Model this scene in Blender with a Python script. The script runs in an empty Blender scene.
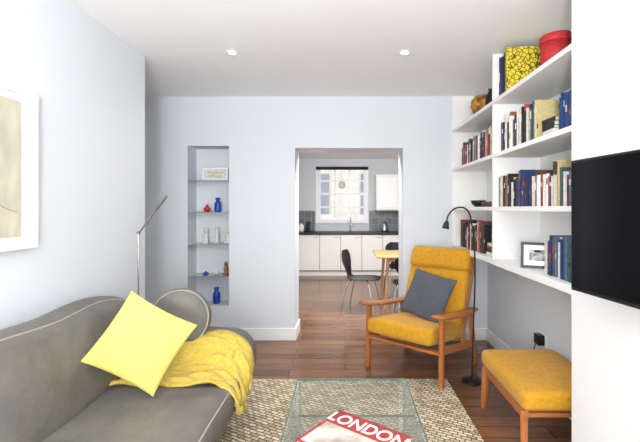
import bpy, bmesh, math, random
from mathutils import Matrix, Vector, Euler
random.seed(7)
scene = bpy.context.scene
COL = scene.collection
H = 1.42; F = 400.0; D = 4.3; CEIL = 2.62

def lin(c):
    c = c/255.0
    return c/12.92 if c <= 0.04045 else ((c+0.055)/1.055)**2.4
def rgb(r, g, b): return (lin(r), lin(g), lin(b), 1)

# ---------------------------------------------------------------- materials
def mat(name, col, rough=.5, metal=0, noise=None, bump=None, emit=None, trans=0, ior=1.45, coat=0, sheen=0):
    m = bpy.data.materials.new(name); m.use_nodes = True
    nt = m.node_tree; b = nt.nodes['Principled BSDF']
    b.inputs['Base Color'].default_value = col
    b.inputs['Roughness'].default_value = rough
    b.inputs['Metallic'].default_value = metal
    b.inputs['IOR'].default_value = ior
    b.inputs['Transmission Weight'].default_value = trans
    b.inputs['Coat Weight'].default_value = coat
    b.inputs['Sheen Weight'].default_value = sheen
    if emit:
        b.inputs['Emission Color'].default_value = emit[0]
        b.inputs['Emission Strength'].default_value = emit[1]
    tc = nt.nodes.new('ShaderNodeTexCoord')
    if noise:
        col2, sc, det = noise[:3]
        stretch = noise[3] if len(noise) > 3 else (1, 1, 1)
        mp = nt.nodes.new('ShaderNodeMapping'); mp.inputs['Scale'].default_value = stretch
        nt.links.new(tc.outputs['Object'], mp.inputs['Vector'])
        n = nt.nodes.new('ShaderNodeTexNoise'); n.inputs['Scale'].default_value = sc; n.inputs['Detail'].default_value = det
        nt.links.new(mp.outputs['Vector'], n.inputs['Vector'])
        r = nt.nodes.new('ShaderNodeValToRGB')
        r.color_ramp.elements[0].position = .35; r.color_ramp.elements[1].position = .65
        r.color_ramp.elements[0].color = col; r.color_ramp.elements[1].color = col2
        nt.links.new(n.outputs['Fac'], r.inputs['Fac']); nt.links.new(r.outputs['Color'], b.inputs['Base Color'])
    if bump:
        n2 = nt.nodes.new('ShaderNodeTexNoise'); n2.inputs['Scale'].default_value = bump[0]; n2.inputs['Detail'].default_value = 4
        nt.links.new(tc.outputs['Object'], n2.inputs['Vector'])
        bp = nt.nodes.new('ShaderNodeBump'); bp.inputs['Strength'].default_value = bump[1]; bp.inputs['Distance'].default_value = bump[2] if len(bump) > 2 else .01
        nt.links.new(n2.outputs['Fac'], bp.inputs['Height']); nt.links.new(bp.outputs['Normal'], b.inputs['Normal'])
    return m

def thin_glass(name, tint, refl=1.0):
    """thin architectural glass: transparent + Schlick reflection (same from both sides)"""
    m = bpy.data.materials.new(name); m.use_nodes = True; nt = m.node_tree
    nt.nodes.remove(nt.nodes['Principled BSDF']); out = nt.nodes['Material Output']
    t = nt.nodes.new('ShaderNodeBsdfTransparent'); t.inputs['Color'].default_value = tint
    g = nt.nodes.new('ShaderNodeBsdfGlossy'); g.inputs['Roughness'].default_value = .03
    lw = nt.nodes.new('ShaderNodeLayerWeight'); lw.inputs['Blend'].default_value = .5
    pw = nt.nodes.new('ShaderNodeMath'); pw.operation = 'POWER'; pw.inputs[1].default_value = 5
    mu = nt.nodes.new('ShaderNodeMath'); mu.operation = 'MULTIPLY_ADD'; mu.inputs[1].default_value = .9*min(refl, 1.1); mu.inputs[2].default_value = .04*refl
    mx = nt.nodes.new('ShaderNodeMixShader')
    nt.links.new(lw.outputs['Facing'], pw.inputs[0]); nt.links.new(pw.outputs[0], mu.inputs[0]); nt.links.new(mu.outputs[0], mx.inputs[0])
    nt.links.new(t.outputs[0], mx.inputs[1]); nt.links.new(g.outputs[0], mx.inputs[2]); nt.links.new(mx.outputs[0], out.inputs['Surface'])
    return m

M_wall = mat('wall_paint', rgb(219, 224, 230), .7, bump=(60, .05, .002))
M_white = mat('white_paint', rgb(240, 240, 240), .55, bump=(40, .03, .002))
M_ceil = mat('ceiling_paint', rgb(248, 249, 250), .8, bump=(50, .03, .002))
M_trim = mat('trim_gloss', rgb(242, 243, 245), .35, bump=(20, .02, .002))
M_cream = mat('shelf_back_paint', rgb(244, 243, 239), .6, bump=(40, .03, .002))
M_leather = mat('grey_leather', rgb(98, 96, 91), .5, noise=(rgb(110, 107, 101), 6, 4), bump=(9, .5, .03))
M_leather_d = mat('grey_leather_dark', rgb(70, 68, 65), .6, noise=(rgb(80, 78, 74), 8, 3), bump=(14, .3, .02))
M_pipe = mat('piping', rgb(168, 163, 152), .6, bump=(80, .1))
M_yel = mat('yellow_fabric', rgb(222, 205, 112), .85, noise=(rgb(214, 196, 102), 30, 4), bump=(220, .35, .004), sheen=.15)
M_throw = mat('yellow_throw', rgb(216, 188, 84), .95, noise=(rgb(198, 168, 66), 60, 4), bump=(150, .7, .008), sheen=.15)
M_must = mat('mustard_wool', rgb(206, 152, 32), .9, noise=(rgb(192, 138, 24), 40, 4), bump=(180, .4, .004), sheen=.12)
M_greyp = mat('slate_fabric', rgb(86, 89, 100), .9, noise=(rgb(76, 79, 89), 60, 4), bump=(200, .4, .004))
M_oak = mat('teak', rgb(184, 114, 62), .4, noise=(rgb(158, 92, 46), 9, 6, (1, 1, .25)), bump=(60, .08))
M_pine = mat('light_wood', rgb(205, 150, 100), .45, noise=(rgb(190, 135, 85), 9, 6, (.3, 1, 1)))
M_chrome = mat('chrome', (.55, .55, .56, 1), .22, 1, bump=(10, .01))
M_steel = mat('brushed_steel', rgb(150, 152, 156), .35, 1, noise=(rgb(170, 172, 176), 12, 3, (8, 1, 1)))
M_black = mat('black_metal', rgb(22, 22, 24), .4, bump=(50, .03))
M_blackp = mat('black_plastic', rgb(18, 18, 20), .3, bump=(50, .02))
M_screen = mat('tv_screen', rgb(6, 6, 8), .12, bump=(2, .002))
M_tglass = thin_glass('table_glass', (.955, .975, .967, 1), 1.8)
M_gedge = mat('glass_edge', rgb(124, 144, 134), .1, noise=(rgb(104, 128, 116), 10, 2))
M_sedge = mat('shelf_glass_edge', rgb(158, 174, 168), .1, noise=(rgb(140, 158, 150), 10, 2))
M_glass = thin_glass('clear_glass', (.8, .84, .86, 1), 2)
M_figur = mat('pale_ceramic', rgb(226, 226, 222), .3, noise=(rgb(196, 192, 186), 30, 2))
M_counter = mat('black_counter', rgb(16, 16, 18), .35, noise=(rgb(28, 28, 30), 60, 2))
M_cab = mat('cabinet_white', rgb(236, 233, 227), .35, bump=(20, .02))
M_kwall = mat('kitchen_wall', rgb(206, 209, 214), .7, bump=(50, .03))
M_spot = mat('spot_glow', (1, .95, .85, 1), .5, emit=((1, .93, .8, 1), 12))
M_art = mat('art_paper', rgb(206, 201, 182), .8, noise=(rgb(184, 179, 160), 5, 6, (1, 3, 1)))
M_cobalt = mat('cobalt_glass', rgb(20, 50, 160), .15, coat=.5, noise=(rgb(30, 80, 190), 20, 2))
M_red = mat('red_gloss', rgb(190, 40, 35), .3, coat=.3, noise=(rgb(170, 30, 30), 20, 2))
M_brass = mat('bronze', rgb(150, 110, 70), .4, .6, noise=(rgb(110, 80, 50), 20, 2))
M_basket = mat('wicker', rgb(196, 150, 50), .7, noise=(rgb(110, 70, 30), 25, 2), bump=(90, .5))
M_redw = mat('red_weave', rgb(190, 46, 46), .6, noise=(rgb(150, 30, 34), 60, 2, (1, 1, 4)), bump=(90, .4))
M_blind = mat('black_blind', rgb(30, 30, 34), .8, bump=(80, .1))
M_facade = mat('pale_stone', rgb(214, 210, 203), .9, noise=(rgb(196, 190, 180), 3, 4))
M_fglass = mat('dark_pane', rgb(146, 154, 162), .2, noise=(rgb(126, 134, 142), 1, 1))

def tile_mat():
    m = mat('grey_tiles', rgb(120, 122, 126), .25)
    nt = m.node_tree; b = nt.nodes['Principled BSDF']; tc = nt.nodes['Texture Coordinate']
    mp = nt.nodes.new('ShaderNodeMapping'); mp.inputs['Rotation'].default_value = (math.radians(-90), 0, 0)
    nt.links.new(tc.outputs['Object'], mp.inputs['Vector'])
    br = nt.nodes.new('ShaderNodeTexBrick'); br.inputs['Scale'].default_value = 1; br.offset = 0
    br.inputs['Brick Width'].default_value = .15; br.inputs['Row Height'].default_value = .15; br.inputs['Mortar Size'].default_value = .003
    br.inputs['Color1'].default_value = rgb(118, 120, 124); br.inputs['Color2'].default_value = rgb(98, 101, 106); br.inputs['Mortar'].default_value = rgb(160, 160, 160)
    nt.links.new(mp.outputs['Vector'], br.inputs['Vector']); nt.links.new(br.outputs['Color'], b.inputs['Base Color'])
    return m
M_tile = tile_mat()

def vor_mat():
    m = mat('yellow_pattern', rgb(236, 206, 40), .6)
    nt = m.node_tree; b = nt.nodes['Principled BSDF']; tc = nt.nodes['Texture Coordinate']
    v = nt.nodes.new('ShaderNodeTexVoronoi'); v.feature = 'DISTANCE_TO_EDGE'; v.inputs['Scale'].default_value = 34
    nt.links.new(tc.outputs['Object'], v.inputs['Vector'])
    r = nt.nodes.new('ShaderNodeValToRGB'); r.color_ramp.elements[0].position = .04; r.color_ramp.elements[1].position = .12
    r.color_ramp.elements[0].color = rgb(80, 74, 20); r.color_ramp.elements[1].color = rgb(226, 202, 48)
    nt.links.new(v.outputs['Distance'], r.inputs['Fac']); nt.links.new(r.outputs['Color'], b.inputs['Base Color'])
    return m
M_ybook = vor_mat()

def floor_mat():
    m = bpy.data.materials.new('walnut_planks'); m.use_nodes = True
    nt = m.node_tree; b = nt.nodes['Principled BSDF']
    tc = nt.nodes.new('ShaderNodeTexCoord')
    br = nt.nodes.new('ShaderNodeTexBrick')
    br.offset = .37; br.inputs['Scale'].default_value = 1
    br.inputs['Brick Width'].default_value = 1.3; br.inputs['Row Height'].default_value = .13
    br.inputs['Mortar Size'].default_value = .0026; br.inputs['Mortar Smooth'].default_value = .2
    br.inputs['Color1'].default_value = rgb(140, 97, 66); br.inputs['Color2'].default_value = rgb(104, 69, 46)
    br.inputs['Mortar'].default_value = rgb(40, 26, 18)
    nt.links.new(tc.outputs['Object'], br.inputs['Vector'])
    mp = nt.nodes.new('ShaderNodeMapping'); mp.inputs['Scale'].default_value = (1.2, 16, 1)
    nt.links.new(tc.outputs['Object'], mp.inputs['Vector'])
    n = nt.nodes.new('ShaderNodeTexNoise'); n.inputs['Scale'].default_value = 3; n.inputs['Detail'].default_value = 8
    nt.links.new(mp.outputs['Vector'], n.inputs['Vector'])
    r = nt.nodes.new('ShaderNodeValToRGB')
    r.color_ramp.elements[0].position = .3; r.color_ramp.elements[0].color = (.66, .65, .64, 1)
    r.color_ramp.elements[1].position = .68; r.color_ramp.elements[1].color = (1.1, 1.07, 1.04, 1)
    nt.links.new(n.outputs['Fac'], r.inputs['Fac'])
    mx = nt.nodes.new('ShaderNodeMix'); mx.data_type = 'RGBA'; mx.blend_type = 'MULTIPLY'; mx.inputs[0].default_value = 1
    nt.links.new(br.outputs['Color'], mx.inputs[6]); nt.links.new(r.outputs['Color'], mx.inputs[7])
    nt.links.new(mx.outputs[2], b.inputs['Base Color'])
    b.inputs['Roughness'].default_value = .2
    bp = nt.nodes.new('ShaderNodeBump'); bp.inputs['Strength'].default_value = .25; bp.inputs['Distance'].default_value = .003; bp.invert = True
    nt.links.new(br.outputs['Fac'], bp.inputs['Height']); nt.links.new(bp.outputs['Normal'], b.inputs['Normal'])
    return m
M_floor = floor_mat()

def rug_mat():
    m = bpy.data.materials.new('jute_weave'); m.use_nodes = True
    nt = m.node_tree; b = nt.nodes['Principled BSDF']
    tc = nt.nodes.new('ShaderNodeTexCoord')
    mp = nt.nodes.new('ShaderNodeMapping'); mp.inputs['Rotation'].default_value = (0, 0, math.radians(28))
    nt.links.new(tc.outputs['Object'], mp.inputs['Vector'])
    n = nt.nodes.new('ShaderNodeTexNoise'); n.inputs['Scale'].default_value = 22; n.inputs['Detail'].default_value = 2
    nt.links.new(tc.outputs['Object'], n.inputs['Vector'])
    mv = nt.nodes.new('ShaderNodeMix'); mv.data_type = 'VECTOR'; mv.inputs[0].default_value = .018
    nt.links.new(mp.outputs['Vector'], mv.inputs[4]); nt.links.new(n.outputs['Color'], mv.inputs[5])
    br = nt.nodes.new('ShaderNodeTexBrick'); br.offset = .5
    br.inputs['Scale'].default_value = 1
    br.inputs['Brick Width'].default_value = .056; br.inputs['Row Height'].default_value = .027
    br.inputs['Mortar Size'].default_value = .0048; br.inputs['Mortar Smooth'].default_value = .6
    br.inputs['Bias'].default_value = -.2
    br.inputs['Color1'].default_value = rgb(234, 222, 194); br.inputs['Color2'].default_value = rgb(160, 137, 106)
    br.inputs['Mortar'].default_value = rgb(84, 70, 52)
    nt.links.new(mv.outputs[1], br.inputs['Vector'])
    nt.links.new(br.outputs['Color'], b.inputs['Base Color']); b.inputs['Roughness'].default_value = .95
    bp = nt.nodes.new('ShaderNodeBump'); bp.inputs['Strength'].default_value = .6; bp.inputs['Distance'].default_value = .008; bp.invert = True
    nt.links.new(br.outputs['Fac'], bp.inputs['Height']); nt.links.new(bp.outputs['Normal'], b.inputs['Normal'])
    return m
M_rug = rug_mat()

# ---------------------------------------------------------------- geometry helpers
def empty(name, loc=(0, 0, 0), rotz=0):
    e = bpy.data.objects.new(name, None); e.location = loc; e.rotation_euler = (0, 0, rotz)
    e.empty_display_size = .1; COL.objects.link(e); return e

def link(name, me, m, parent=None, smooth=False):
    o = bpy.data.objects.new(name, me); COL.objects.link(o)
    if m is not None and len(me.materials) == 0: me.materials.append(m)
    if smooth:
        for p in me.polygons: p.use_smooth = True
    if parent: o.parent = parent
    return o

def boxes(name, lst, m, parent=None, bevel=0, mtx=None, seg=2):
    bm = bmesh.new()
    mats = m if isinstance(m, list) else [m]
    for it in lst:
        lo, hi = it[0], it[1]; mi = it[2] if len(it) > 2 else 0
        M = it[3] if len(it) > 3 else None
        vs = []
        for x in (lo[0], hi[0]):
            for y in (lo[1], hi[1]):
                for z in (lo[2], hi[2]):
                    p = Vector((x, y, z))
                    if M is not None: p = M @ p
                    vs.append(bm.verts.new(p))
        for f in ((0, 1, 3, 2), (4, 6, 7, 5), (0, 4, 5, 1), (2, 3, 7, 6), (0, 2, 6, 4), (1, 5, 7, 3)):
            fc = bm.faces.new([vs[i] for i in f]); fc.material_index = mi
    bmesh.ops.recalc_face_normals(bm, faces=bm.faces)
    me = bpy.data.meshes.new(name); bm.to_mesh(me); bm.free()
    for mm in mats: me.materials.append(mm)
    o = link(name, me, None, parent)
    if mtx is not None: o.matrix_local = mtx
    if bevel:
        b = o.modifiers.new('bevel', 'BEVEL'); b.width = bevel; b.segments = seg; b.limit_method = 'ANGLE'
    return o

def box(name, lo, hi, m, parent=None, bevel=0, mtx=None, seg=2):
    return boxes(name, [(lo, hi)], m, parent, bevel, mtx, seg)

def tube(name, pts, r, m, parent=None, smooth=True, cyclic=False, radii=None, kind='POLY', res=6):
    cu = bpy.data.curves.new(name, 'CURVE'); cu.dimensions = '3D'; cu.bevel_depth = r; cu.bevel_resolution = res; cu.use_fill_caps = True
    if kind == 'POLY':
        sp = cu.splines.new('POLY'); sp.points.add(len(pts)-1)
        for i, p in enumerate(pts):
            sp.points[i].co = (*p, 1)
            if radii: sp.points[i].radius = radii[i]
    else:
        sp = cu.splines.new('BEZIER'); sp.bezier_points.add(len(pts)-1)
        for i, p in enumerate(pts):
            bp = sp.bezier_points[i]; bp.co = p; bp.handle_left_type = bp.handle_right_type = 'AUTO'
            if radii: bp.radius = radii[i]
        sp.resolution_u = 12
    sp.use_cyclic_u = cyclic
    tmp = bpy.data.objects.new('tmp', cu); COL.objects.link(tmp)
    dg = bpy.context.evaluated_depsgraph_get()
    me = bpy.data.meshes.new_from_object(tmp.evaluated_get(dg))
    bpy.data.objects.remove(tmp); bpy.data.curves.remove(cu)
    me.name = name; me.materials.clear()
    return link(name, me, m, parent, smooth)

def lathe(name, prof, loc, m, parent=None, n=28, mtx=None):
    bm = bmesh.new(); rings = []
    for (r, z) in prof:
        if r < 1e-5: rings.append([bm.verts.new((0, 0, z))])
        else: rings.append([bm.verts.new((r*math.cos(2*math.pi*i/n), r*math.sin(2*math.pi*i/n), z)) for i in range(n)])
    for a, b in zip(rings, rings[1:]):
        for i in range(n):
            j = (i+1) % n
            if len(a) == 1 and len(b) == 1: continue
            if len(a) == 1: bm.faces.new((a[0], b[i], b[j]))
            elif len(b) == 1: bm.faces.new((a[i], a[j], b[0]))
            else: bm.faces.new((a[i], a[j], b[j], b[i]))
    bmesh.ops.recalc_face_normals(bm, faces=bm.faces)
    me = bpy.data.meshes.new(name); bm.to_mesh(me); bm.free()
    o = link(name, me, m, parent, True)
    o.location = loc
    if mtx is not None: o.matrix_local = mtx
    return o

def puffbox(name, size, m, parent=None, mtx=None, r=.05, puff=(0, 0, 0), pipes=(), cuts=17, deform=None):
    h = Vector(size)/2
    bm = bmesh.new(); bmesh.ops.create_cube(bm, size=2)
    bmesh.ops.subdivide_edges(bm, edges=bm.edges[:], cuts=cuts, use_grid_fill=True)
    for v in bm.verts:
        t = [math.sin(c*math.pi/2) for c in v.co]
        p = Vector((t[0]*h[0], t[1]*h[1], t[2]*h[2]))
        inn = Vector([max(-(h[i]-r), min(h[i]-r, p[i])) for i in range(3)])
        d = p-inn
        if d.length > 1e-6: d = d.normalized()*r
        q = inn+d
        for i in range(3):
            j, k = (i+1) % 3, (i+2) % 3
            if abs(v.co[i]) > .9999 and puff[i]:
                q[i] += math.copysign(puff[i]*max(0, 1-(t[j])**2)*max(0, 1-(t[k])**2), v.co[i])
        if deform: q = deform(q)
        v.co = q
    me = bpy.data.meshes.new(name); bm.to_mesh(me); bm.free()
    o = link(name, me, m, parent, True)
    if mtx is not None: o.matrix_local = mtx
    for k, (ax, sg) in enumerate(pipes):
        j, l = (ax+1) % 3, (ax+2) % 3
        e = r*.29-.001
        a, b = h[j]-e, h[l]-e; rr = max(r*.75, .02); pts = []
        corners = ((1, 1, 0), (-1, 1, 90), (-1, -1, 180), (1, -1, 270))
        for ci, (cx, cy, a0) in enumerate(corners):
            for s in range(7):
                an = math.radians(a0+15*s)
                pts.append((cx*(a-rr)+rr*math.cos(an), cy*(b-rr)+rr*math.sin(an)))
            nx_, ny_, na = corners[(ci+1) % 4]
            an = math.radians(na)
            q1 = (nx_*(a-rr)+rr*math.cos(an), ny_*(b-rr)+rr*math.sin(an)); q0 = pts[-1]
            for s in range(1, 14): pts.append((q0[0]+(q1[0]-q0[0])*s/14, q0[1]+(q1[1]-q0[1])*s/14))
        P = []
        for (u, w) in pts:
            p = Vector((0, 0, 0)); p[ax] = sg*(h[ax]-e); p[j] = u; p[l] = w
            if deform: p = deform(p)
            P.append(tuple(p))
        t = tube(name+'_piping_%d' % (k+1), P, .004, M_pipe, parent, cyclic=True, res=2)
        if mtx is not None: t.matrix_local = mtx
    return o

def pillow(name, size, thick, m, parent=None, mtx=None, N=28, pinch=.07):
    bm = bmesh.new(); g = {}
    for s in (1, -1):
        for i in range(N+1):
            for j in range(N+1):
                x = math.sin((-1+2*i/N)*math.pi/2); y = math.sin((-1+2*j/N)*math.pi/2)
                edge = i in (0, N) or j in (0, N)
                if edge and s == -1: g[(s, i, j)] = g[(1, i, j)]; continue
                z = thick/2*(max(0, (1-x*x)*(1-y*y)))**.42
                z *= 1+.05*math.sin(5*x+3*y)
                px = x*(1-pinch*(1-y*y))*size/2; py = y*(1-pinch*(1-x*x))*size/2
                g[(s, i, j)] = bm.verts.new((px, py, s*z))
    for s in (1, -1):
        for i in range(N):
            for j in range(N):
                q = [g[(s, i, j)], g[(s, i+1, j)], g[(s, i+1, j+1)], g[(s, i, j+1)]]
                bm.faces.new(q if s == 1 else q[::-1])
    me = bpy.data.meshes.new(name); bm.to_mesh(me); bm.free()
    o = link(name, me, m, parent, True)
    if mtx is not None: o.matrix_local = mtx
    return o

def TR(loc, rx=0, ry=0, rz=0):
    return Matrix.Translation(loc) @ Euler((math.radians(rx), math.radians(ry), math.radians(rz)), 'XYZ').to_matrix().to_4x4()

# ================================================================ ROOM
XL, XR, XA = -1.59, 1.15, 1.53
YC, YR = 3.18, 2.03
YB = -1.7
KX0, KX1, KY, KC = -1.45, 2.3, 8.95, 2.52
box('floor', (-2.8, YB-.2, -.1), (2.5, KY+.2, 0), M_floor)
box('ceiling', (-2.8, YB-.2, CEIL), (1.9, D+.35, CEIL+.12), M_ceil)
box('ceiling_kitchen', (-1.7, D+.35, KC), (2.5, KY+.2, KC+.12), M_ceil)
box('wall_left', (-2.8, YB, 0), (XL, YC, CEIL), M_wall)
box('wall_left_alcove', (-2.8, YC, 0), (-2.6, D, CEIL), M_wall)
box('wall_right', (XR, YB, 0), (1.9, YR, CEIL), M_white)
box('wall_right_alcove', (XA, YR, 0), (1.9, D, CEIL), M_wall)
NX0, NX1, NZ0, NZ1 = -1.688, -1.247, .367, 2.087
OX0, OX1, OZ = -.5375, .6235, 2.065
Y2 = D+.35
boxes('wall_back', [((-2.8, D, 0), (NX0, Y2, CEIL)), ((NX0, D, 0), (NX1, Y2, NZ0)), ((NX0, D, NZ1), (NX1, Y2, CEIL)),
      ((NX0, D+.25, NZ0), (NX1, Y2, NZ1)), ((NX1, D, 0), (OX0, Y2, CEIL)), ((OX0, D, OZ), (OX1, Y2, CEIL)),
      ((OX1, D, 0), (1.9, Y2, CEIL))], M_wall)
boxes('wall_rear', [((-1.59, YB-.2, 0), (-1.25, YB, CEIL)), ((.8, YB-.2, 0), (1.15, YB, CEIL)), ((-1.25, YB-.2, 0), (.8, YB, .5)), ((-1.25, YB-.2, 2.4), (.8, YB, CEIL))], M_wall)
boxes('unseen_rear_window', [((-1.25, YB-.12, .5), (-1.19, YB-.06, 2.4)), ((.74, YB-.12, .5), (.8, YB-.06, 2.4)), ((-1.19, YB-.12, .5), (.74, YB-.06, .56)), ((-1.19, YB-.12, 2.34), (.74, YB-.06, 2.4)),
      ((-.25, YB-.12, .56), (-.2, YB-.06, 2.34))], M_trim)  # unseen window, put in for softer light from behind
bh, bt = .13, .018
boxes('baseboard_back', [((-2.6, D-bt, 0), (OX0+.0, D, bh)), ((OX0, D-bt, 0), (OX0+bt, Y2, bh)), ((OX1-bt, D-bt, 0), (OX1, Y2, bh)), ((OX1, D-bt, 0), (XA, D, bh))], M_trim, bevel=.004)
box('baseboard_right', (XA-bt, YR, 0), (XA, D-bt, bh), M_trim, bevel=.004)
box('baseboard_left', (XL, YB, 0), (XL+bt, YC, bh), M_trim, bevel=.004)
box('baseboard_right_near', (XR-bt, YB, 0), (XR, YR, bh), M_trim, bevel=.004)

boxes('wall_kitchen_left', [((KX0-.2, Y2, 0), (KX0, KY, KC))], M_kwall)
boxes('wall_kitchen_right', [((KX1, Y2, 0), (KX1+.2, KY, KC))], M_kwall)
WX0, WX1, WZ0, WZ1 = -.60, .47, 1.11, 2.34
boxes('wall_kitchen_back', [((KX0-.2, KY, 0), (WX0, KY+.2, KC)), ((WX1, KY, 0), (KX1+.2, KY+.2, KC)), ((WX0, KY, 0), (WX1, KY+.2, WZ0)), ((WX0, KY, WZ1), (WX1, KY+.2, KC))], M_kwall)
wl = []
ya, yb = KY+.05, KY+.1
fw = .05
wl += [((WX0, ya, WZ0), (WX0+fw, yb, WZ1)), ((WX1-fw, ya, WZ0), (WX1, yb, WZ1)), ((WX0+fw, ya, WZ0), (WX1-fw, yb, WZ0+fw)), ((WX0+fw, ya, WZ1-fw), (WX1-fw, yb, WZ1))]
zm = 1.74
wl += [((WX0+fw, ya-.01, zm-.025), (WX1-fw, yb-.01, zm+.025))]
for k in (1, 2):
    xx = WX0+fw+(WX1-WX0-2*fw)*k/3
    wl += [((xx-.015, ya+.01, WZ0+fw), (xx+.015, yb-.01, WZ1-fw))]
for zz in (1.44, 2.03):
    wl += [((WX0+fw, ya+.012, zz-.015), (WX1-fw, yb-.012, zz+.015))]
boxes('window_2', wl, M_trim)
boxes('trim_1', [((WX0-.05, KY-.02, WZ0), (WX0, KY, WZ1)), ((WX1, KY-.02, WZ0), (WX1+.05, KY, WZ1))], M_trim)
box('window_sill', (WX0-.06, KY-.06, WZ0-.03), (WX1+.06, KY+.05, WZ0), M_trim)
box('window_blind', (WX0-.05, KY-.06, 2.27), (WX1+.05, KY-.021, 2.34), M_blind, bevel=.01)
orn = empty('hanging_ornament', (-.07, KY-.03, 1.93))
tube('cord', [(0, 0, .075), (0, 0, .335)], .002, M_black, orn)
tube('ring', [(.07*math.cos(a*math.pi/12), 0, .07*math.sin(a*math.pi/12)) for a in range(24)], .006, M_brass, orn, cyclic=True)
lathe('glass_disc', [(0, -.003), (.066, -.003), (.066, .003), (0, .003)], (0, 0, 0), M_glass, orn, mtx=TR((0, 0, 0), 90))
fl = [((-7, 14, -3), (7, 14.5, 5.5), 0)]
for ix in range(-5, 6, 2):
    for iz in (-.6, 1.9, 4.0):
        fl.append(((ix-.45, 13.95, iz-.7), (ix+.45, 14.0, iz+.7), 1))
        fl.append(((ix-.6, 13.85, iz-.85), (ix+.6, 14.0, iz-.7), 0))
boxes('building_facade', fl, [M_facade, M_fglass])

cab = empty('kitchen_base_cabinets')
cy = 8.35
box('plinth', (KX0+.001, cy+.06, 0), (KX1-.001, KY-.001, .1), M_cab, cab)
box('carcass', (KX0+.001, cy+.02, .1), (KX1-.001, KY-.001, .87), M_counter, cab)
x = KX0+.04; doors = []; hnd = []
while x+.44 < KX1:
    doors.append(((x+.004, cy, .115), (x+.436, cy+.02, .86)))
    hnd.append(((x+.30, cy-.025, .80), (x+.42, cy-.012, .812)))
    hnd.append(((x+.31, cy-.013, .80), (x+.32, cy, .812))); hnd.append(((x+.40, cy-.013, .80), (x+.41, cy, .812)))
    x += .44
boxes('door_fronts', doors, M_cab, cab, bevel=.004)
boxes('handles', hnd, M_steel, cab)
box('worktop', (KX0+.001, cy-.03, .86), (KX1-.001, KY-.001, .91), M_counter, cab, bevel=.003)
box('splashback', (KX0+.001, KY-.02, .911), (WX0-.07, KY-.001, 1.36), M_tile)
box('splashback', (WX1+.07, KY-.02, .911), (KX1-.001, KY-.001, 1.36), M_tile)
fa = empty('kitchen_tap', (.12, 8.78, .91))
lathe('base', [(0, 0), (.028, 0), (.028, .02), (.016, .03), (.016, .1), (0, .1)], (0, 0, 0), M_chrome, fa)
tube('spout', [(0, 0, .08), (0, 0, .25), (0, -.05, .30), (0, -.12, .29), (0, -.16, .22)], .012, M_chrome, fa, kind='BEZIER')
tube('lever', [(0, 0, .09), (.08, 0, .13)], .008, M_chrome, fa)
uc = empty('kitchen_wall_cabinet')
box('carcass', (.67, 8.60, 1.37), (2.2, KY-.001, 2.14), M_cab, uc)
boxes('doors', [((.674+i*.5, 8.58, 1.375), (.674+i*.5+.492, 8.60, 2.135)) for i in range(3)], M_cab, uc, bevel=.004)
boxes('door_recess', [((.674+i*.5+.06, 8.577, 1.44), (.674+i*.5+.43, 8.581, 2.07)) for i in range(3)], M_trim, uc)
lathe('storage_jar', [(0, 0), (.05, 0), (.055, .02), (.055, .13), (.03, .15), (.03, .17), (0, .17)], (-.95, 8.7, .911), M_trim)
lathe('storage_jar', [(0, 0), (.04, 0), (.045, .02), (.045, .2), (.03, .22), (0, .22)], (-.80, 8.74, .911), M_black)
lathe('kettle', [(0, 0), (.075, 0), (.08, .03), (.06, .17), (.03, .2), (.012, .21), (.012, .23), (0, .23)], (.85, 8.65, .911), M_steel)

box('kitchen_fill_panel', (-.2, 4.75, KC-.03), (1.3, 5.6, KC), M_trim, bevel=.005)  # panel added as a housing for the out-of-view kitchen fill lamp
def area(name, loc, rot, sx, sy, power, col=(1, 1, 1)):
    l = bpy.data.lights.new(name, 'AREA'); l.shape = 'RECTANGLE'; l.size = sx; l.size_y = sy; l.energy = power; l.color = col
    o = bpy.data.objects.new(name, l); o.location = loc; o.rotation_euler = rot; COL.objects.link(o); return o
area('kitchen_fill_area', (.55, 5.18, KC-.04), (math.radians(25), 0, 0), 1.4, .7, 175, (1, .985, .96))  # added area lamp, hidden above the opening, brightens the kitchen
area('rear_fill_area', (-.22, YB+.02, 1.45), (math.radians(90), 0, 0), 1.95, 1.85, 66, (1, .99, .97))  # area lamp added behind the camera as soft fill across the room
ul = empty('unseen_fill_uplight', (-.2, -.9, 0))  # lamp body made up to carry an upward fill behind the camera
lathe('base', [(0, 0), (.14, 0), (.14, .02), (.02, .03), (0, .03)], (0, 0, 0), M_chrome, ul)
tube('pole', [(0, 0, .03), (0, 0, 1.2)], .012, M_chrome, ul)
lathe('bowl', [(0, 1.2), (.1, 1.205), (.17, 1.22), (.175, 1.22), (.1, 1.19), (0, 1.185)], (0, 0, 0), M_trim, ul)
l = bpy.data.lights.new('ceiling_fill_area', 'AREA'); l.shape = 'DISK'; l.size = .36; l.energy = 108; l.color = (.98, .99, 1)  # added area lamp, lifts the ceiling brightness
o = bpy.data.objects.new('ceiling_fill_area', l); o.location = (0, 0, 1.36); o.rotation_euler = (math.radians(180-28), 0, 0); o.parent = ul; COL.objects.link(o)

def dining_table():
    t = empty('dining_table', (0, 0, 0))
    puffbox('top', (1.1, .85, .03), M_pine, t, TR((.99, 5.95, .735)), r=.014)
    for i, (x, y) in enumerate(((.56, 5.62), (1.42, 5.62), (.56, 6.28), (1.42, 6.28))):
        tube('leg_%d' % (i+1), [(x, y, 0), (x+(.05 if x < 1 else -.05), y+(.04 if y < 6 else -.04), .722)], .02, M_pine, t, radii=[.7, 1.2])
    boxes('apron', [((.62, 5.66, .66), (1.36, 5.68, .72)), ((.62, 6.22, .66), (1.36, 6.24, .72))], M_pine, t)
dining_table()

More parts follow.
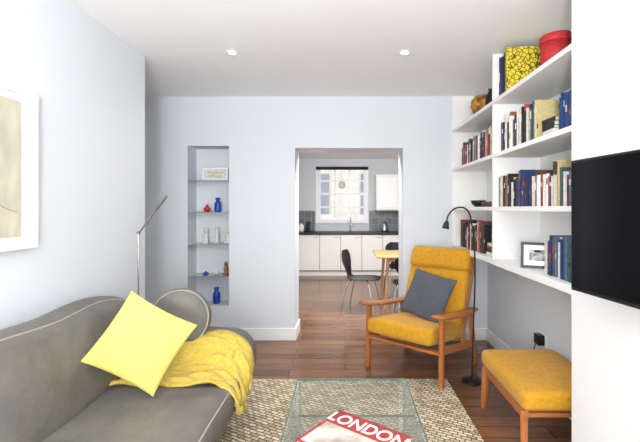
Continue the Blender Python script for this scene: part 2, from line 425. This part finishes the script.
def shell_seat(name, parent, m):
    prof = [(-.24, .43, .17), (-.22, .448, .20), (-.1, .452, .225), (.05, .442, .22), (.14, .44, .17), (.185, .46, .11), (.205, .51, .08), (.225, .58, .12), (.245, .66, .185), (.26, .74, .195), (.27, .80, .16), (.275, .83, .09)]
    n = 10; bm = bmesh.new(); rows = []
    for (y, z, w) in prof:
        row = []
        for i in range(n+1):
            s = -1+2*i/n
            cz = .015*s*s if z < .47 else 0
            cyy = -.035*s*s if z > .5 else 0
            row.append(bm.verts.new((s*w, y+cyy, z+cz)))
        rows.append(row)
    for a, b in zip(rows, rows[1:]):
        for i in range(n): bm.faces.new((a[i], a[i+1], b[i+1], b[i]))
    me = bpy.data.meshes.new(name); bm.to_mesh(me); bm.free()
    o = link(name, me, m, parent, True)
    s = o.modifiers.new('solid', 'SOLIDIFY'); s.thickness = .011
    s = o.modifiers.new('sub', 'SUBSURF'); s.levels = 1; s.render_levels = 2
def dining_chair(loc, rz):
    c = empty('dining_chair', loc, math.radians(rz))
    shell_seat('seat_shell', c, M_blackp)
    k = 0
    for sx in (-1, 1):
        for sy, ey in ((-.22, -.05), (.24, .06)):
            k += 1
            tube('leg_%d' % k, [(sx*.21, sy, .008), (sx*.185, (sy*.75), .3), (sx*.15, sy*.55, .425), (sx*.06, ey, .435)], .009, M_chrome, c, kind='BEZIER')
    tube('hub', [(-.08, 0, .43), (.08, 0, .43)], .012, M_chrome, c)
dining_chair((.235, 5.56, 0), 72)
dining_chair((.84, 5.18, 0), 170)
dining_chair((.9, 6.66, 0), 5)

# ================================================================ shelving alcove right
S1, S2, S3, S4 = 2.257, 1.841, 1.43, 1.024
sh = empty('built_in_bookshelf')
th = .03
for i, z in enumerate((S1, S2, S3)):
    box('shelf_%d' % (i+1), (XR, YR+.001, z-th), (XA-.012, D-.02, z), M_white, sh, bevel=.002)
box('shelf_bottom', (XR, YR+.001, S4-.045), (XA-.001, D-.001, S4), M_white, sh, bevel=.002)
box('back_panel', (XA-.012, YR+.001, S4), (XA-.001, D-.001, CEIL-.001), M_cream, sh)
box('side_panel', (XR, D-.02, S4), (XA-.012, D-.001, CEIL-.001), M_cream, sh)
for i, (a, b) in enumerate(((S4, S3-th), (S3, S2-th), (S2, S1-th), (S1, CEIL-.001))):
    box('divider_%d' % (i+1), (XR+.004, 3.115, a), (XA-.012, 3.14, b), M_white, sh)

bcols = [(226, 222, 212), (44, 58, 96), (134, 52, 48), (34, 34, 38), (70, 96, 90), (205, 190, 135), (160, 96, 66), (100, 120, 148), (238, 238, 236), (92, 70, 60), (176, 72, 60), (124, 138, 122), (36, 70, 120), (215, 206, 184)]
BM = [mat('book_cover_%d' % i, rgb(*c), .55, noise=(rgb(*[max(0, v-14) for v in c]), 40, 2)) for i, c in enumerate(bcols)]
M_page = mat('book_pages', rgb(235, 228, 210), .8, noise=(rgb(215, 205, 185), 200, 1))
BM.append(M_page)
GEN = [0, 1, 2, 3, 4, 5, 6, 7, 8, 9, 10, 11, 12, 13, 0, 8, 3, 3, 13]
def books(z, y0, y1, hmin, hmax, pal=None, x0=1.19, dep=.16, tmin=.011, tmax=.028):
    lst = []; y = y0
    pal = pal or GEN
    while y < y1-.008:
        t = min(random.uniform(tmin, tmax), y1-y)
        h = random.uniform(hmin, hmax); d = dep*random.uniform(.85, 1.1); xs = x0+random.uniform(0, .02)
        c = random.choice(pal); yy0, yy1 = y+.0006, y+t-.0006
        lst.append(((xs, yy0, z+.0005), (xs+.004, yy1, z+h), c))
        lst.append(((xs+.004, yy0, z+.0005), (xs+d, yy0+.002, z+h), c))
        lst.append(((xs+.004, yy1-.002, z+.0005), (xs+d, yy1, z+h), c))
        lst.append(((xs+.004, yy0+.002, z+.003), (xs+d-.004, yy1-.002, z+h-.004), len(BM)-1))
        if random.random() < .6:
            c2 = random.choice([0, 3, 8, 5, 10])
            a = random.uniform(.3, .7)
            lst.append(((xs-.0008, yy0+.002, z+h*a), (xs, yy1-.002, z+h*(a+random.uniform(.1, .25))), c2 if c2 != c else 13))
        y += t
    return boxes('books', lst, BM)
books(S2, 3.2, 4.12, .18, .26)
books(S2, 2.50, 3.09, .20, .28)
books(S2, 2.06, 2.25, .19, .22, [1, 12, 7, 12])
books(S3, 2.05, 3.10, .17, .26)
books(S4, 2.05, 2.40, .2, .25, [12, 1, 7, 12, 4, 0, 13])
books(S4, 3.45, 4.18, .19, .28, [3, 2, 10, 3, 9, 6, 3, 0, 13, 8])
books(S1, 2.98, 3.11, .3, .33, [3, 1])
books(S1, 3.16, 3.24, .2, .24, [3, 9])
def stack(loc, n, pal, w=.2, d=.15):
    lst = []; z = 0
    for i in range(n):
        t = random.uniform(.018, .03); c = random.choice(pal); a = random.uniform(-6, 6)
        M = TR((0, 0, 0), 0, 0, a)
        lst.append(((-d/2, -w/2, z), (d/2, w/2, z+.002), c, M)); lst.append(((-d/2, -w/2, z+t-.002), (d/2, w/2, z+t), c, M))
        lst.append(((-d/2, -w/2, z+.002), (-d/2+.003, w/2, z+t-.002), c, M))
        lst.append(((-d/2+.003, -w/2+.003, z+.002), (d/2-.003, w/2-.003, z+t-.002), len(BM)-1, M))
        z += t
    o = boxes('book_stack', lst, BM); o.location = loc; return z
stack((1.28, 3.30, S4+.0005), 4, [3, 2, 0])
stack((1.28, 3.42, S3+.0005), 2, [3, 9])
stack((1.28, 2.375, S2+.0005), 5, [3, 4, 0, 6], .14)
yb_ = empty('patterned_coffee_table_book', (1.29, 2.88, S1), math.radians(-8))
boxes('cover', [((-.12, -.02, .001), (.12, -.015, .32)), ((-.12, .015, .001), (.12, .02, .32)), ((-.125, -.02, .001), (-.12, .02, .32))], M_ybook, yb_)
box('pages', (-.12, -.0149, .004), (.115, .0149, .316), M_page, yb_)
rb = empty('red_round_box', (1.245, 2.36, S1+.0005))
lathe('drum', [(0, 0), (.078, 0), (.084, .005), (.086, .13), (0, .13)], (0, 0, 0), M_redw, rb)
lathe('lid', [(0, .13), (.09, .13), (.091, .134), (.09, .168), (.085, .175), (.06, .182), (0, .186)], (0, 0, 0), M_redw, rb)
lathe('wicker_bowl', [(0, 0), (.05, 0), (.09, .04), (.11, .1), (.1, .16), (.07, .19), (.06, .19), (.06, .18), (.09, .1), (0, .02)], (1.27, 3.68, S1+.0005), M_basket)
lathe('black_vase', [(0, 0), (.03, 0), (.045, .04), (.04, .1), (.015, .14), (.02, .16), (0, .16)], (1.22, 3.35, S1+.0005), M_blackp)
lathe('small_bowl', [(0, 0), (.03, 0), (.06, .03), (.07, .06), (.062, .06), (.03, .02), (0, .015)], (1.24, 3.72, S3+.0005), M_black)
pf = empty('photo_frame', (1.255, 2.61, S4+.001), math.radians(-28))
Mf = TR((0, 0, .0), -10)
boxes('frame', [((-.1, -.01, 0.002), (.1, .006, .018)), ((-.1, -.01, .152), (.1, .006, .17)), ((-.1, -.01, .018), (-.082, .006, .152)), ((.082, -.01, .018), (.1, .006, .152))], M_black, pf, mtx=Mf)
box('mount', (-.082, -.002, .018), (.082, .004, .152), M_trim, pf, mtx=Mf)
box('print', (-.05, -.004, .05), (.05, -.002, .12), mat('bw_print', rgb(60, 60, 62), .4, noise=(rgb(190, 190, 190), 30, 3)), pf, mtx=Mf)
box('strut', (-.02, .006, .006), (.02, .01, .12), M_black, pf, mtx=TR((0, .03, 0), 12))

so = empty('wall_socket', (XA, 3.1, .40))
box('plate', (-.01, -.075, -.045), (-.0005, .075, .045), M_trim, so, bevel=.003)
box('adaptor', (-.06, -.06, -.03), (-.01, .02, .05), M_blackp, so, bevel=.006)
tube('cable', [(-.06, -.03, .0), (-.1, -.05, -.1), (-.08, -.02, -.3), (-.12, .1, -.39), (-.3, .25, -.394)], .004, M_blackp, so, kind='BEZIER')

tv = empty('television')
dv = Vector((.13, -1, 0)).normalized()
ang = math.atan2(dv.y, dv.x)
tvm = Matrix.Translation((.956, 1.70, 1.073)) @ Matrix.Rotation(ang, 4, 'Z')
box('casing', (0, .004, 0), (.96, .04, .548), M_blackp, tv, bevel=.004, mtx=tvm)
box('screen', (.012, 0, .016), (.948, .005, .536), M_screen, tv, mtx=tvm)
box('bracket', (.4, .04, .17), (.6, .07, .38), M_black, tv, mtx=tvm)
box('wall_plate', (1.13, 1.0, 1.22), (1.15, 1.35, 1.48), M_black, tv)
tube('bracket_arm', [(1.1, 1.25, 1.35), (1.14, 1.2, 1.35)], .015, M_black, tv)

# ================================================================ left wall picture
pc = empty('framed_picture')
f0, f1, z0, z1 = 1.26, 2.03, 1.22, 1.99
boxes('frame', [((XL, f0, z0), (XL+.035, f0+.02, z1)), ((XL, f1-.02, z0), (XL+.035, f1, z1)), ((XL, f0+.02, z0), (XL+.035, f1-.02, z0+.02)), ((XL, f0+.02, z1-.02), (XL+.035, f1-.02, z1))], M_trim, pc, bevel=.002)
box('mount', (XL+.001, f0+.02, z0+.02), (XL+.012, f1-.02, z1-.02), M_white, pc)
box('artwork', (XL+.012, f0+.09, z0+.06), (XL+.016, f1-.085, z1-.055), M_art, pc)
tube('drawn_stem', [(XL+.0165, 1.5, 1.32), (XL+.0165, 1.7, 1.5), (XL+.0165, 1.85, 1.42), (XL+.0165, 1.92, 1.40)], .0012, M_brass, pc, kind='BEZIER')

# niche
ns = empty('niche_glass_shelves')
def zv(v, Y=4.33): return H-(v-208)/F*Y
NZ = [zv(180), zv(212), zv(244), zv(276)]
for i, z in enumerate(NZ):
    box('shelf_%d' % (i+1), (NX0+.001, D+.01, z-.008), (NX1-.001, D+.249, z), M_sedge, ns)
boxes('trim_niche', [((NX0-.008, D-.004, NZ0), (NX0, D+.01, NZ1)), ((NX1, D-.004, NZ0), (NX1+.008, D+.01, NZ1)), ((NX0-.008, D-.004, NZ1), (NX1+.008, D+.01, NZ1+.008))], M_wall)
nb = empty('lettered_box', (-1.42, D+.10, NZ[0]+.0005))
box('box', (-.14, -.03, 0), (.14, .03, .14), M_white, nb, bevel=.004)
box('front_panel', (-.12, -.034, .02), (.12, -.03, .12), M_figur, nb)
boxes('letter_lines', [((-.09, -.036, .075), (.09, -.034, .09)), ((-.07, -.036, .04), (.07, -.034, .052))], BM[5], nb)
vase = [(0, 0), (.025, 0), (.045, .03), (.048, .06), (.03, .09), (.014, .11), (.018, .135), (.014, .135), (.01, .11), (0, .1)]
figp = [(0, 0), (.035, 0), (.036, .01), (.02, .02), (.026, .06), (.03, .085), (.014, .11), (.013, .118), (.022, .135), (.02, .155), (.008, .168), (0, .17)]
jar = [(0, 0), (.032, 0), (.036, .01), (.036, .09), (.028, .11), (.02, .115), (.02, .135), (.026, .14), (.026, .155), (0, .158)]
def vz(name, x, y, z, m, s=1, sz=1, prof=vase): return lathe(name, [(r*s, h*sz) for r, h in prof], (x, y, z+.0005), m)
vz('blue_vase', -1.40, D+.1, NZ[1], M_cobalt, 1, 1.0, jar)
vz('red_vase', -1.52, D+.11, NZ[1], M_red, .8, .6)
for xx, s in ((-1.53, 1), (-1.41, 1.1), (-1.29, 1.05)):
    vz('white_figurine', xx, D+.1, NZ[2], M_figur, 1, s, figp)
vz('bronze_figurine', -1.31, D+.1, NZ[3], M_brass, .9, .85, figp)
vz('bronze_figurine', -1.42, D+.1, NZ[3], M_figur, .7, .5)
vz('small_blue_dish', -1.53, D+.1, NZ[3], M_cobalt, .7, .3)
vz('cobalt_jar', -1.42, D+.12, NZ0, M_cobalt, 1.1, 1.15, jar)

for (x, y) in ((-.87, 3.08), (.46, 3.08), (-.87, 1.0), (.46, 1.0)):
    e = empty('ceiling_downlight', (x, y, CEIL))
    lathe('rim', [(.028, -.001), (.045, -.001), (.046, -.006), (.03, -.01), (.028, -.001)], (0, 0, 0), M_trim, e)
    lathe('bulb', [(0, -.004), (.028, -.004)], (0, 0, 0), M_spot, e)
    l = bpy.data.lights.new('downlight_lamp', 'SPOT'); l.energy = 20; l.spot_size = math.radians(140); l.spot_blend = 1; l.color = (1, .97, .92); l.shadow_soft_size = .06
    o = bpy.data.objects.new('downlight_lamp', l); o.location = (0, 0, -.02); o.parent = e; COL.objects.link(o)

box('jute_rug', (-.8, 1.35, 0), (.84, 3.3, .012), M_rug, bevel=.004)

# ================================================================ sofa
sf = empty('sofa')
def sag(amp):
    return lambda q: Vector((q.x, q.y, q.z+amp*(math.sin(q.y*7+1)+.5*math.sin(q.y*15+q.x*9))))
def backdef(q):
    t = max(0, (q.y-.18)/.4)
    zz = q.z - (.08*t*t if q.z > -.1 else 0)
    return Vector((q.x+.008*math.sin(q.y*13+q.z*11), q.y, zz+.008*math.sin(q.y*9)))
box('base', (-1.5, .42, .17), (-.70, 2.88, .27), M_leather_d, sf, bevel=.02)
puffbox('back_frame', (.13, 2.3, .52), M_leather, sf, TR((-1.505, 1.60, .42)), r=.06)
puffbox('seat_cushion_1', (.78, .98, .20), M_leather, sf, TR((-1.0, 1.95, .345), 0, 1.5), r=.07, puff=(.0, .0, .025), pipes=((2, 1),), deform=sag(.004))
puffbox('seat_cushion_2', (.78, .74, .20), M_leather, sf, TR((-1.0, 1.08, .345), 0, 1.5), r=.07, puff=(.0, .0, .025), pipes=((2, 1),), deform=sag(.004))
puffbox('back_cushion_1', (.22, 1.18, .54), M_leather, sf, TR((-1.395, 2.03, .635), 0, -12), r=.10, puff=(.03, 0, .01), pipes=((0, 1),), deform=backdef, cuts=23)
puffbox('back_cushion_2', (.22, .76, .54), M_leather, sf, TR((-1.395, 1.05, .635), 0, -12), r=.10, puff=(.03, 0, .01), pipes=((0, 1),), deform=sag(.005))
puffbox('arm_1', (.86, .54, .40), M_leather, sf, TR((-1.045, 2.65, .38)), r=.16, puff=(0, 0, .02), deform=sag(.004))
puffbox('arm_2', (.86, .36, .40), M_leather, sf, TR((-1.045, .54, .38)), r=.15, puff=(0, 0, .02))
for i, (x, y) in enumerate(((-.8, .5), (-.8, 2.78), (-1.42, .5), (-1.42, 2.78))):
    tube('leg_%d' % (i+1), [(x-.03, y, 0.0), (x-.03, y, .18)], .02, M_chrome, sf)
DISC = Matrix.Translation((-1.04, 2.53, .725)) @ Euler((math.radians(80), 0, math.radians(12)), 'XYZ').to_matrix().to_4x4()
lathe('round_headrest', [(0, -.06), (.12, -.058), (.165, -.045), (.185, -.015), (.185, .015), (.165, .045), (.12, .058), (0, .062)], (0, 0, 0), M_leather, sf, n=48, mtx=DISC)
t = tube('round_headrest_piping', [(.172*math.cos(a*math.pi/24), .172*math.sin(a*math.pi/24), .040) for a in range(48)], .004, M_pipe, sf, cyclic=True, res=2); t.matrix_local = DISC

pillow('yellow_cushion', .385, .13, M_yel, mtx=Matrix.Translation((-1.035, 2.04, .735)) @ Matrix.Rotation(math.radians(22), 4, 'Z') @ Matrix.Rotation(math.radians(72), 4, 'X') @ Matrix.Rotation(math.radians(-33), 4, 'Z'))

def throw():
    NS, NT = 70, 44; bm = bmesh.new(); g = []
    ya = 2.38+.16
    def ztop(y):
        if y > ya: return .59
        if y > ya-.15: return .44+math.sqrt(max(0, .15**2-(ya-y)**2))
        return .458
    def zt(y): return sum(ztop(y+d) for d in (-.05, -.03, -.01, .01, .03, .05))/6
    for i in range(NS+1):
        s = i/NS; row = []
        for j in range(NT+1):
            t = j/NT
            L = s*(.74+.07*t+.02*math.sin(5*t))
            y = 2.10+.07*s + t*(.42+.05*math.sin(3*s)) + .014*math.sin(9*s+4*t)
            z = zt(y)+.02
            x0 = -1.27
            if L < .51: x = x0+L; dz = 0
            elif L < .76:
                a = (L-.51)/.25*math.pi/2; x = x0+.51+.165*math.sin(a); dz = -.16*(1-math.cos(a))
            else: x = x0+.675+.004*math.sin(20*t); dz = -.16-(L-.76)
            w = .010*math.sin(30*t+8*s)+.008*math.sin(15*s+9*t)+.005*math.sin(55*t-11*s)
            if L < .6: z += abs(w)*1.2
            else: x += w*.8+.004
            row.append(bm.verts.new((x, y, z+dz)))
        g.append(row)
    for i in range(NS):
        for j in range(NT): bm.faces.new((g[i][j], g[i+1][j], g[i+1][j+1], g[i][j+1]))
    for j in range(0, NT, 1):
        a = g[NS][j].co.copy(); b = g[NS][j+1].co.copy()
        v = [bm.verts.new(a), bm.verts.new(a.lerp(b, .55)), bm.verts.new(a.lerp(b, .55)+Vector((.005, 0, -.04))), bm.verts.new(a+Vector((.005, 0, -.04)))]
        bm.faces.new(v)
    bmesh.ops.recalc_face_normals(bm, faces=bm.faces)
    me = bpy.data.meshes.new('throw_blanket'); bm.to_mesh(me); bm.free()
    o = link('throw_blanket', me, M_throw, None, True)
    so = o.modifiers.new('solid', 'SOLIDIFY'); so.thickness = .012; so.offset = 1
throw()

fl_ = empty('floor_lamp', (-1.535, 2.97, 0))
lathe('base', [(0, 0), (.05, 0), (.05, .015), (.012, .02), (0, .02)], (0, .0, 0), M_chrome, fl_)
tube('pole', [(0, 0, .015), (0, 0, 1.24)], .007, M_chrome, fl_)
tube('arm', [(-.005, 0, 1.22), (.19, -.03, 1.47)], .007, M_chrome, fl_)
tube('head', [(.15, -.024, 1.42), (.225, -.035, 1.51)], .012, M_steel, fl_)
tube('joint', [(0, -.015, 1.235), (0, .015, 1.235)], .012, M_steel, fl_)

# ================================================================ coffee table
ct = empty('glass_coffee_table')
tx0, tx1, ty0, ty1, tz = -.28, .36, 1.25, 2.386, .40
box('top', (tx0, ty0, tz-.012), (tx1, ty1, tz), M_tglass, ct, bevel=.002)
box('shelf', (tx0+.02, ty0+.03, .19), (tx1-.02, ty1-.03, .2), M_tglass, ct, bevel=.002)
box('side_panel_1', (tx0+.006, ty0+.02, .013), (tx0+.018, ty1-.02, tz-.0125), M_tglass, ct, bevel=.002)
box('side_panel_2', (tx1-.018, ty0+.02, .013), (tx1-.006, ty1-.02, tz-.0125), M_tglass, ct, bevel=.002)
boxes('edge_rails', [((tx0-.001, ty1, tz-.013), (tx1+.001, ty1+.004, tz+.001)), ((tx0-.004, ty0, tz-.013), (tx0, ty1, tz+.001)), ((tx1, ty0, tz-.013), (tx1+.004, ty1, tz+.001)),
   ((tx0+.02, ty1-.031, .189), (tx1-.02, ty1-.028, .201))], M_gedge, ct)
boxes('panel_edges', [((tx0+.006, ty1-.021, .013), (tx0+.018, ty1-.018, tz-.013)), ((tx1-.018, ty1-.021, .013), (tx1-.006, ty1-.018, tz-.013))], M_gedge, ct)
bk = empty('london_magazine', (.04, 1.715, tz+.0015), math.radians(-36.6))
bk.scale = (1.2, 1.2, 1.1)
M_cover = mat('magazine_cover', rgb(222, 214, 204), .3, noise=(rgb(120, 70, 60), 9, 5), coat=.4)
M_coverr = mat('magazine_red', rgb(172, 44, 40), .3, coat=.3, noise=(rgb(140, 40, 36), 5, 1))
box('pages', (-.158, -.128, .002), (.158, .128, .026), M_page, bk)
boxes('covers', [((-.16, -.13, 0), (.16, .13, .002)), ((-.16, -.13, .026), (.16, .13, .029)), ((-.163, -.13, 0), (-.16, .13, .029))], M_coverr, bk)
box('cover_picture', (-.15, -.12, .029), (.15, .03, .0297), M_cover, bk)
cu = bpy.data.curves.new('title', 'FONT'); cu.body = 'LONDON'; cu.size = .088; cu.extrude = .0006; cu.offset = .0012; cu.align_x = 'CENTER'
tmp = bpy.data.objects.new('tmp', cu); COL.objects.link(tmp)
me = bpy.data.meshes.new_from_object(tmp.evaluated_get(bpy.context.evaluated_depsgraph_get())); bpy.data.objects.remove(tmp)
me.materials.clear(); o = link('title', me, M_trim, bk); o.location = (0, .048, .0296); o.scale = (.86, 1, 1)

# ================================================================ armchair
CHX, CHY, CHR = .68, 3.59, -40
ch = empty('lounge_chair', (CHX, CHY, 0), math.radians(CHR))
W = .355
def beam(name, p0, p1, w, d, m, parent, bevel=.008, w2=None):
    p0 = Vector(p0); p1 = Vector(p1); v = p1-p0; L = v.length
    q = v.to_track_quat('Z', 'Y').to_matrix().to_4x4()
    o = box(name, (-w/2, -d/2, 0), (w/2, d/2, L), m, parent, bevel, Matrix.Translation(p0) @ q)
    if w2:
        for vv in o.data.vertices:
            if vv.co.z > L/2: vv.co.x *= w2/w; vv.co.y *= w2/w
    return o
def paddle(name, sx, parent):
    bm = bmesh.new(); N = 16; rows = []
    for i in range(N+1):
        t = i/N; y = -.39+.74*t
        w = .036+.036*math.sin(min(1, (1-t)*1.35)*math.pi*.62)
        if t < .07: w *= .75+.25*t/.07
        z = .565-.075*t+.03*(t-.5)**2*2
        rows.append([bm.verts.new((sx*(W+.0)+dx*w, y, z+dz)) for dx, dz in ((-1, .0), (-.7, .013), (.7, .013), (1, .0), (.7, -.013), (-.7, -.013))])
    for a, b in zip(rows, rows[1:]):
        for i in range(6):
            j = (i+1) % 6; bm.faces.new((a[i], a[j], b[j], b[i]))
    bm.faces.new(rows[0]); bm.faces.new(rows[-1][::-1]); bmesh.ops.recalc_face_normals(bm, faces=bm.faces)
    me = bpy.data.meshes.new(name); bm.to_mesh(me); bm.free()
    link(name, me, M_oak, parent, True)
k = 0
for s in (-1, 1):
    k += 1
    beam('front_leg_%d' % k, (s*W, -.31, 0 if s < 0 else .0122), (s*W, -.30, .548), .036, .045, M_oak, ch)
    beam('rear_leg_%d' % k, (s*W, .36, 0), (s*W, .25, .50), .034, .05, M_oak, ch)
    beam('side_rail_%d' % k, (s*W, -.33, .30), (s*W, .34, .20), .028, .06, M_oak, ch)
    paddle('arm_%d' % k, s, ch)
    beam('back_upright_%d' % k, (s*.29, .22, .22), (s*.29, .50, .965), .03, .035, M_oak, ch)
beam('front_rail', (-W, -.30, .275), (W, -.30, .275), .06, .025, M_oak, ch)
beam('rear_rail', (-W, .27, .23), (W, .27, .23), .05, .025, M_oak, ch)
for i in range(6):
    t = .3+i*.135
    beam('back_slat_%d' % (i+1), (-.29, .22+.28*t, .22+.745*t), (.29, .22+.28*t, .22+.745*t), .04, .016, M_oak, ch)
puffbox('seat_cushion', (.63, .68, .13), M_must, ch, TR((0, -.06, .365), -7), r=.04, puff=(0, 0, .02))
lean = math.degrees(math.atan2(.28, .745))
def backm(t, off):
    dirv = Vector((0, .28, .745)).normalized(); nrm = Vector((0, -.745, .28)).normalized()
    p = Vector((0, .22, .22))+dirv*t+nrm*off
    return Matrix.Translation(p) @ Matrix.Rotation(-math.radians(lean), 4, 'X')
puffbox('back_cushion', (.61, .11, .50), M_must, ch, backm(.38, .078), r=.04, puff=(0, .015, 0))
puffbox('head_cushion', (.62, .14, .22), M_must, ch, backm(.72, .092), r=.055, puff=(0, .015, 0))
pillow('grey_cushion', .43, .13, M_greyp, mtx=Matrix.Translation((CHX, CHY, 0)) @ Matrix.Rotation(math.radians(CHR), 4, 'Z') @ Matrix.Translation((.05, .03, .635)) @ Matrix.Rotation(math.radians(62), 4, 'X') @ Matrix.Rotation(math.radians(-10), 4, 'Z'))

fs = empty('footstool', (1.235, 2.52, 0))
k = 0
for sx in (-1, 1):
    for sy in (-1, 1):
        k += 1
        beam('leg_%d' % k, (sx*.25, sy*.32, 0), (sx*.24, sy*.30, .30), .03, .03, M_oak, fs, .006, .042)
for k, s in enumerate((-1, 1)):
    beam('side_rail_%d' % (k+1), (s*.24, -.33, .28), (s*.24, .33, .28), .026, .06, M_oak, fs)
    beam('end_rail_%d' % (k+1), (-.25, s*.30, .28), (.25, s*.30, .28), .05, .026, M_oak, fs)
puffbox('cushion', (.53, .70, .11), M_must, fs, TR((0, 0, .36)), r=.035, puff=(0, 0, .012))

rl = empty('reading_lamp', (1.06, 3.28, 0))
lathe('base', [(0, 0), (.085, 0), (.085, .012), (.07, .018), (.012, .024), (0, .024)], (-.02, 0, 0), M_black, rl)
tube('pole', [(-.02, 0, .02), (-.012, 0, .3), (.0, 0, 1.12), (-.02, 0, 1.28), (-.07, -.01, 1.41), (-.15, -.02, 1.42), (-.22, -.03, 1.36), (-.235, -.03, 1.30)], .0065, M_black, rl, kind='BEZIER')
hm = Matrix.Translation((-.232, -.03, 1.315)) @ Matrix.Rotation(math.radians(10), 4, 'Y')
lathe('head', [(0, 0), (.014, 0), (.02, -.02), (.028, -.06), (.03, -.065), (.024, -.06), (0, -.03)], (0, 0, 0), M_black, rl, mtx=hm)

# ================================================================ world, camera
w = bpy.data.worlds.new('world'); scene.world = w; w.use_nodes = True
nt = w.node_tree; bg = nt.nodes['Background']
sky = nt.nodes.new('ShaderNodeTexSky'); sky.sky_type = 'HOSEK_WILKIE'; sky.turbidity = 6; sky.ground_albedo = .5
sky.sun_direction = (0.3, -.6, .75)
mx = nt.nodes.new('ShaderNodeMix'); mx.data_type = 'RGBA'; mx.inputs[0].default_value = .85
nt.links.new(sky.outputs['Color'], mx.inputs[6]); mx.inputs[7].default_value = (.98, .985, 1, 1)
nt.links.new(mx.outputs[2], bg.inputs['Color']); bg.inputs['Strength'].default_value = 1.9

cam = bpy.data.cameras.new('camera'); cam.lens = 22.5; cam.sensor_width = 36; cam.sensor_fit = 'HORIZONTAL'
cam.shift_x = -25/640; cam.shift_y = -13/640; cam.clip_start = .05
co = bpy.data.objects.new('camera', cam); co.location = (0, 0, H); co.rotation_euler = (math.radians(90), 0, 0); COL.objects.link(co)
scene.camera = co
scene.view_settings.view_transform = 'Standard'
scene.view_settings.exposure = .08
